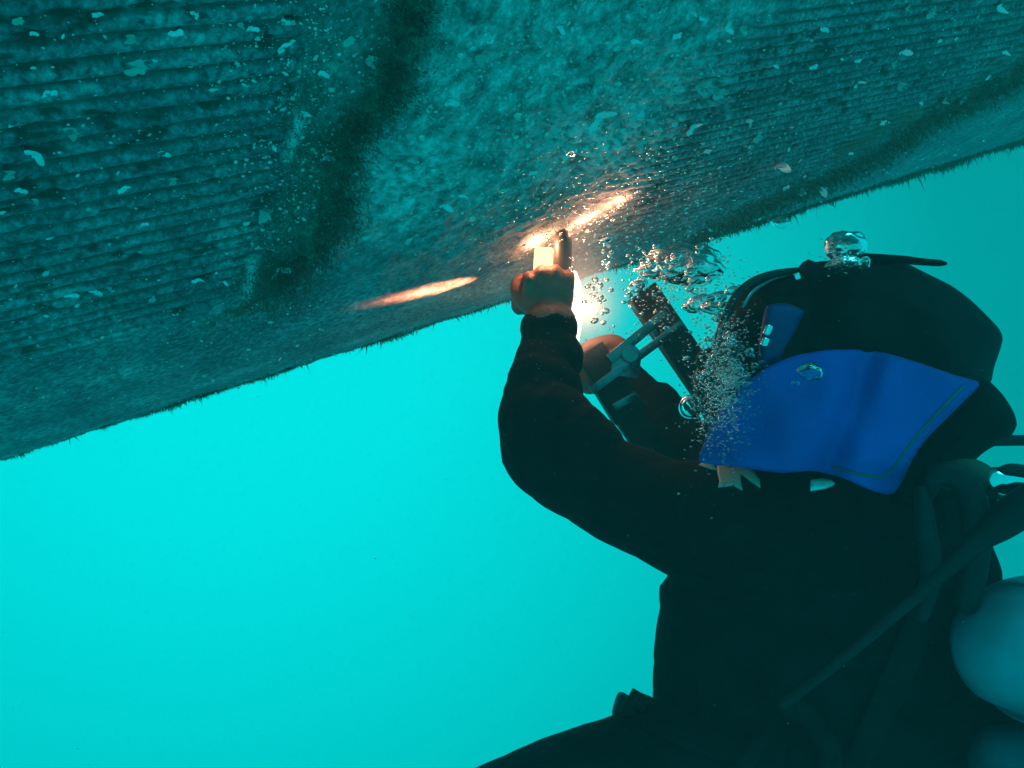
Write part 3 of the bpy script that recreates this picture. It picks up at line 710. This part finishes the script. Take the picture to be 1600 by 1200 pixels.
bar('bracket_plate', T3(956, 566, -.020), T3(1000, 572, -.020), 0.0170, 0.0020, M_steel, tool, 0.0006)
bar('cross_link', T3(1018, 512, -.021), T3(1028, 528, -.021), 0.0035, 0.0025, M_steel, tool, 0.0005)
bar('end_clip', T3(959, 637, -.020), T3(995, 617, -.020), 0.0055, 0.0030, M_steel, tool, 0.0006)
V, Fc = [], []
c0 = T3(985, 553, -.028); add_tube(V, Fc, [(*(c0 + Vector((0, .012, 0))), 0.0125), (*c0, 0.0125), (*(c0 - Vector((0.001, .008, 0))), 0.0115)], seg=24, n=1, up=Vector((0, 0, 1)), caps=False)
link('bolt', bevel(mesh_from(V, Fc), 0.0008, 2), M_steel, tool, smooth=False)
reparent_all(tool)

# ---------------------------------------------------------------- lamp in the raised fist
lamp = empty('dive_lamp', P(880, 450, 1.17)); tag(lamp, 'glowing lamp in the raised fist, its tip pressed against the hull', 'dive lamp')
tube('barrel', [(880, 372, 1.150, 14), (879, 400, 1.153, 14.5), (877, 430, 1.156, 15)], M_tooltube, lamp, seg=24, n=3)
bar('burning_tip', P(850, 387, 1.165), P(848, 425, 1.165), 0.0125, 0.010, M_spark, lamp, 0.004)
tube('glare_strip', [(897, 428, 1.172, 5), (897, 445, 1.172, 11), (897, 470, 1.17, 13), (897, 500, 1.168, 12.5), (896, 525, 1.165, 10), (897, 550, 1.163, 6), (898, 566, 1.163, 2)], M_glow, lamp, seg=20)  # emissive strip standing for the overexposed, backlit edge of the wrist
def pl(name, loc, e, col=(1, .42, .17), r=0.01):
    l = bpy.data.lights.new(name, 'POINT'); l.energy = e; l.color = col; l.shadow_soft_size = r
    o = bpy.data.objects.new(name, l); COL.objects.link(o); o.location = loc; o.parent = lamp; return o
WARM = (1.0, 0.43, 0.20)
pl('lamp_glow', P(916, 480, 1.20), 0.42, (1.0, 0.52, 0.30), 0.012)
s0, n0 = surf(848, 372); pl('hull_glow', s0 + n0 * 0.009, 0.20, WARM, 0.004)
for ex, ey, ee in ((832, 377, .14), (866, 367, .17), (884, 360, .14), (925, 336, .09), (968, 311, .07)):  # point lights added along the hull to brighten the streak past the tip
    s_, n_ = surf(ex, ey); pl('hull_glow', s_ + n_ * 0.009, ee, (1.0, .37, .19), 0.004)
s1, n1_ = surf(905, 345); pl('hull_glow', s1 + n1_ * 0.009, 0.10, (1.0, .36, .2), 0.004)
s2, n2_ = surf(955, 318); pl('hull_glow', s2 + n2_ * 0.009, 0.09, (1.0, .30, .16), 0.004)
def spot(a, tgt, e, ang, blend, col):
    l = bpy.data.lights.new('beam', 'SPOT'); l.energy = e; l.color = col; l.spot_size = R(ang); l.spot_blend = blend; l.shadow_soft_size = 0.005
    o = bpy.data.objects.new('beam', l); COL.objects.link(o); o.location = a; o.rotation_euler = (tgt - a).to_track_quat('-Z', 'Y').to_euler(); o.parent = lamp
tg, tn = surf(690, 449)
s3, n3 = surf(840, 415); src = s3 + n3 * 0.045
spot(src, tg, 55, 12.5, 0.6, (1.0, 0.27, 0.12))
s4, n4 = surf(820, 425); spot(s4 + n4 * 0.055, surf(650, 458)[0], 75, 6.5, 0.8, (1.0, 0.25, 0.11))
tg2, tn2 = surf(1060, 300)
spot(surf(900, 352)[0] + surf(900, 352)[1] * 0.03, tg2, 0.9, 26, 0.9, (1.0, 0.30, 0.18))
reparent_all(lamp)

# ---------------------------------------------------------------- bubbles
def bubble_mesh(seed, sub, amp, sq=(1, 1, 1)):
    bm = bmesh.new(); bmesh.ops.create_icosphere(bm, subdivisions=sub, radius=1)
    o = Vector((seed * 3.1, seed * 1.7, 0))
    for v in bm.verts:
        k = 1 + amp * mnoise.noise(v.co * 1.4 + o) + amp * 0.45 * mnoise.noise(v.co * 3.5 + o)
        v.co = v.co * k; v.co = Vector((v.co.x * sq[0], v.co.y * sq[1], v.co.z * sq[2]))
    me = bpy.data.meshes.new('bubble'); bm.to_mesh(me); bm.free(); me.materials.append(M_bub); me.shade_smooth(); return me
BM = [bubble_mesh(i, 2, 0.12 + .06 * (i % 3)) for i in range(5)]
BL = [bubble_mesh(20 + i, 4, 0.2) for i in range(4)]
big = [(1322, 386, .90, 33, 26, 0, 'large dome bubble sitting on top of the black hood', 0),
       (1318, 413, .885, 27, 13, -.1, 'crumpled bubble just under the large dome on the hood', 1),
       (1350, 412, .885, 9, 12, .2, 'small silvery bubble at the right foot of the hood dome', 2),
       (1072, 415, 1.10, 60, 31, .1, 'largest wobbling bubble, flattened, rising between the hull and the mask', 3),
       (1098, 412, 1.13, 30, 30, .4, 'dark rounded bubble at the right end of the largest one', 0),
       (1018, 424, 1.10, 26, 11, .1, 'narrow bubble trailing off the left of the largest one', 1),
       (1135, 484, 1.00, 42, 12, .15, 'long flat bubble streaming from the mask rim', 2),
       (1092, 474, 1.02, 26, 13, -.4, 'slanted bubble left of the long flat one by the mask', 3),
       (1120, 466, 1.03, 17, 11, -.3, 'domed bubble above the long flat one by the mask', 0),
       (1078, 636, 1.00, 18, 19, 0, 'round clear bubble hanging beside the mouthpiece', None),
       (1266, 582, .80, 20, 14, .2, 'clear bubble crossing the top of the blue bib', 1),
       (1243, 599, .80, 7, 4, .2, 'tiny bubble left of the clear one on the blue bib', 2),
       (1220, 348, 1.30, 15, 9, 0, 'bubble under the hull rim above the hood', 3),
       (1050, 404, 1.12, 14, 9, .3, 'bright bubble pressed on the upper left of the largest one', 2),
       (890, 234, .84, 13, 9, .3, 'warm lit bubble caught on the pale crust of the hull', 1)]
round_m = bubble_mesh(77, 4, 0.02)
for x, y, Y, rx, ry, rot, lab, k in big:
    o = bpy.data.objects.new('bubble', round_m if k is None else BL[k]); COL.objects.link(o)
    s = Y / F; o.location = P(x, y, Y); o.scale = (rx * s, (rx + ry) / 2 * s, ry * s); o.rotation_euler = (0, rot, 0)
    tag(o, lab, 'bubble', 'air bubbles')
def hull_Y(x, y, lim):
    r = surf(x, y); return min(lim, r[0].y - 0.02) if r else lim
def small(x, y, Y, r, label, group):
    o = bpy.data.objects.new('bubble', random.choice(BM)); COL.objects.link(o); s = r * Y / F
    o.location = P(x, y, Y); o.scale = (s * random.uniform(.9, 1.6), s, s * random.uniform(.6, 1)); o.rotation_euler = (random.uniform(-3, 3), random.gauss(-.1, .5), 0)
    tag(o, label, 'bubble', group)
def G(cx, cy, sx, sy): return random.gauss(cx, sx), random.gauss(cy, sy)
for k in range(125):
    x, y = G(1138, 575, 24, 48); small(x, y, random.uniform(.83, .86), 1.3 + 6.5 * random.random() ** 3, 'small bubble in the dense froth in front of the mouthpiece', 'froth bubbles by the mouthpiece')
for k in range(75):
    t = random.random(); x = 1160 - 160 * t + random.gauss(0, 24); y = 520 - 110 * t + random.gauss(0, 24)
    Y = hull_Y(x, y, random.uniform(.95, 1.12)); small(x, y, Y, random.choice([1.5, 2, 2.5, 3, 4, 6, 9]), 'small bubble in the stream rising from the mask towards the hull', 'bubbles streaming up from the mask')
for k in range(75):
    x, y = (G(945, 455, 26, 34) if k < 45 else G(1010, 400, 60, 25)); Y = hull_Y(x, y, random.uniform(1.02, 1.15))
    small(x, y, Y, random.choice([1.5, 2, 2.5, 3, 4, 5]), 'scattered small bubble between the glowing wrist and the largest bubble', 'bubbles scattered beside the wrist')
# foam: far too fine and many to count
def foam():
    bm = bmesh.new(); bmesh.ops.create_icosphere(bm, subdivisions=1, radius=1)
    sv = [v.co.copy() for v in bm.verts]; sf = [tuple(v.index for v in f.verts) for f in bm.faces]; bm.free()
    V, Fc = [], []
    def put(p, r):
        b = len(V); q = Vector((random.uniform(.8, 1.7), 1, random.uniform(.6, 1)))
        for v in sv: V.append(p + Vector((v.x * q.x, v.y, v.z * q.z)) * r)
        for f in sf: Fc.append(tuple(b + i for i in f))
    for k in range(1900):
        x, y = G(1132, 600, 24, 56); Y = random.uniform(.79, .87); put(P(x, y, Y), random.uniform(.5, 2.2) * Y / F)
    for k in range(260):
        x, y = G(1112, 655, 24, 26); Y = random.uniform(.79, .85); put(P(x, y, Y), random.uniform(.4, 1.3) * Y / F)
    for k in range(700):
        x, y = G(940, 300, 100, 62)
        r = surf(x, y)
        if not r: continue
        p = r[0] + r[1] * random.uniform(.006, .03); put(p, random.uniform(.6, 2.6) * p.y / F)
    for k in range(350):
        x, y = G(1075, 430, 55, 24); Y = hull_Y(x, y, random.uniform(1.0, 1.15)); put(P(x, y, Y), random.uniform(.5, 2.2) * Y / F)
    for k in range(200):
        x, y = G(1030, 480, 22, 30); Y = random.uniform(1.08, 1.15); put(P(x, y, Y), random.uniform(.5, 1.6) * Y / F)
    for k in range(130):
        x, y = G(1310, 400, 16, 14); Y = random.uniform(.85, .89); put(P(x, y, Y), random.uniform(.5, 2.2) * Y / F)
    return mesh_from(V, Fc)
fo = link('fine_bubbles', foam(), M_foam); tag(fo, 'fine foam of tiny bubbles around the mouthpiece and against the hull', 'foam', kind='stuff')
# silt
def silt(n, dark):
    V, Fc = [], []
    for k in range(n):
        Y = random.uniform(.35, 1.6); x, y = random.uniform(-20, 1620), random.uniform(0, 1200)
        if not dark and random.random() < .5: x, y = G(870, 560, 120, 130)
        p = P(x, y, hull_Y(x, y, Y)); r = min(2.2, math.exp(random.gauss(-.35, .45))) * p.y / F * (1.4 if dark else .8); b = len(V)
        for q in ((1, 0, 0), (-.6, .8, 0), (-.5, -.7, .2), (0, .1, .9)): V.append(p + Vector([c * r * random.uniform(.5, 1.2) for c in q]))
        Fc.extend([(b, b + 1, b + 2), (b, b + 1, b + 3), (b + 1, b + 2, b + 3), (b, b + 2, b + 3)])
    return mesh_from(V, Fc)
so = link('silt', silt(1500, False), M_speck, None, False); tag(so, 'pale specks of silt drifting in the water', 'silt', kind='stuff')
so2 = link('silt', silt(120, True), M_dark_speck, None, False); tag(so2, 'dark specks of silt drifting in the bright water', 'silt', kind='stuff')

# ---------------------------------------------------------------- the water itself, as haze
V, Fc = [], []; add_box(V, Fc, Vector((1.2, 1.6, 0.7)), Vector((5.2, 0, 0)), Vector((0, 4.4, 0)), Vector((0, 0, 3.6)))
M_hz = bpy.data.materials.new('water_haze'); M_hz.use_nodes = True; n = M_hz.node_tree; n.nodes.clear()
pv = n.nodes.new('ShaderNodeVolumePrincipled'); out = n.nodes.new('ShaderNodeOutputMaterial')
pv.inputs['Color'].default_value = (0.35, 0.93, 0.95, 1); pv.inputs['Absorption Color'].default_value = (0.0, 0.9, 0.9, 1); pv.inputs['Density'].default_value = 0.055; pv.inputs['Anisotropy'].default_value = 0.3
n.links.new(pv.outputs[0], out.inputs['Volume'])
hz = link('haze', mesh_from(V, Fc), M_hz, None, False); tag(hz, 'blue-green sea water fading distant things', 'water haze', kind='stuff')

# haze added to give the lamp a soft warm bloom: thin towards its edge
def lamp_bloom():
    bm = bmesh.new(); bmesh.ops.create_icosphere(bm, subdivisions=3, radius=1)
    me = bpy.data.meshes.new('lamp_bloom'); bm.to_mesh(me); bm.free()
    m = bpy.data.materials.new('glow_haze_volume'); m.use_nodes = True; n = m.node_tree; n.nodes.clear()
    t = n.nodes.new('ShaderNodeTexCoord'); ln = n.nodes.new('ShaderNodeVectorMath'); ln.operation = 'LENGTH'; n.links.new(t.outputs['Object'], ln.inputs[0])
    mr = n.nodes.new('ShaderNodeMapRange'); mr.interpolation_type = 'SMOOTHERSTEP'; mr.inputs[1].default_value = 1.0; mr.inputs[2].default_value = 0.0; mr.inputs[3].default_value = 0; mr.inputs[4].default_value = 5.5
    n.links.new(ln.outputs['Value'], mr.inputs[0])
    v = n.nodes.new('ShaderNodeVolumePrincipled'); v.inputs['Color'].default_value = (0.95, 0.93, 0.9, 1); n.links.new(mr.outputs[0], v.inputs['Density'])
    o = n.nodes.new('ShaderNodeOutputMaterial'); n.links.new(v.outputs[0], o.inputs['Volume']); m.cycles.volume_sampling = 'MULTIPLE_IMPORTANCE' if hasattr(m.cycles, 'volume_sampling') else None
    me.materials.append(m); ob = bpy.data.objects.new('glow_haze', me); COL.objects.link(ob)
    ob.location = P(900, 470, 1.19); ob.scale = (0.085, 0.12, 0.11); return ob
tag(lamp_bloom(), 'thin added haze spreading the glow round the lamp and raised fist', 'silt', kind='stuff')
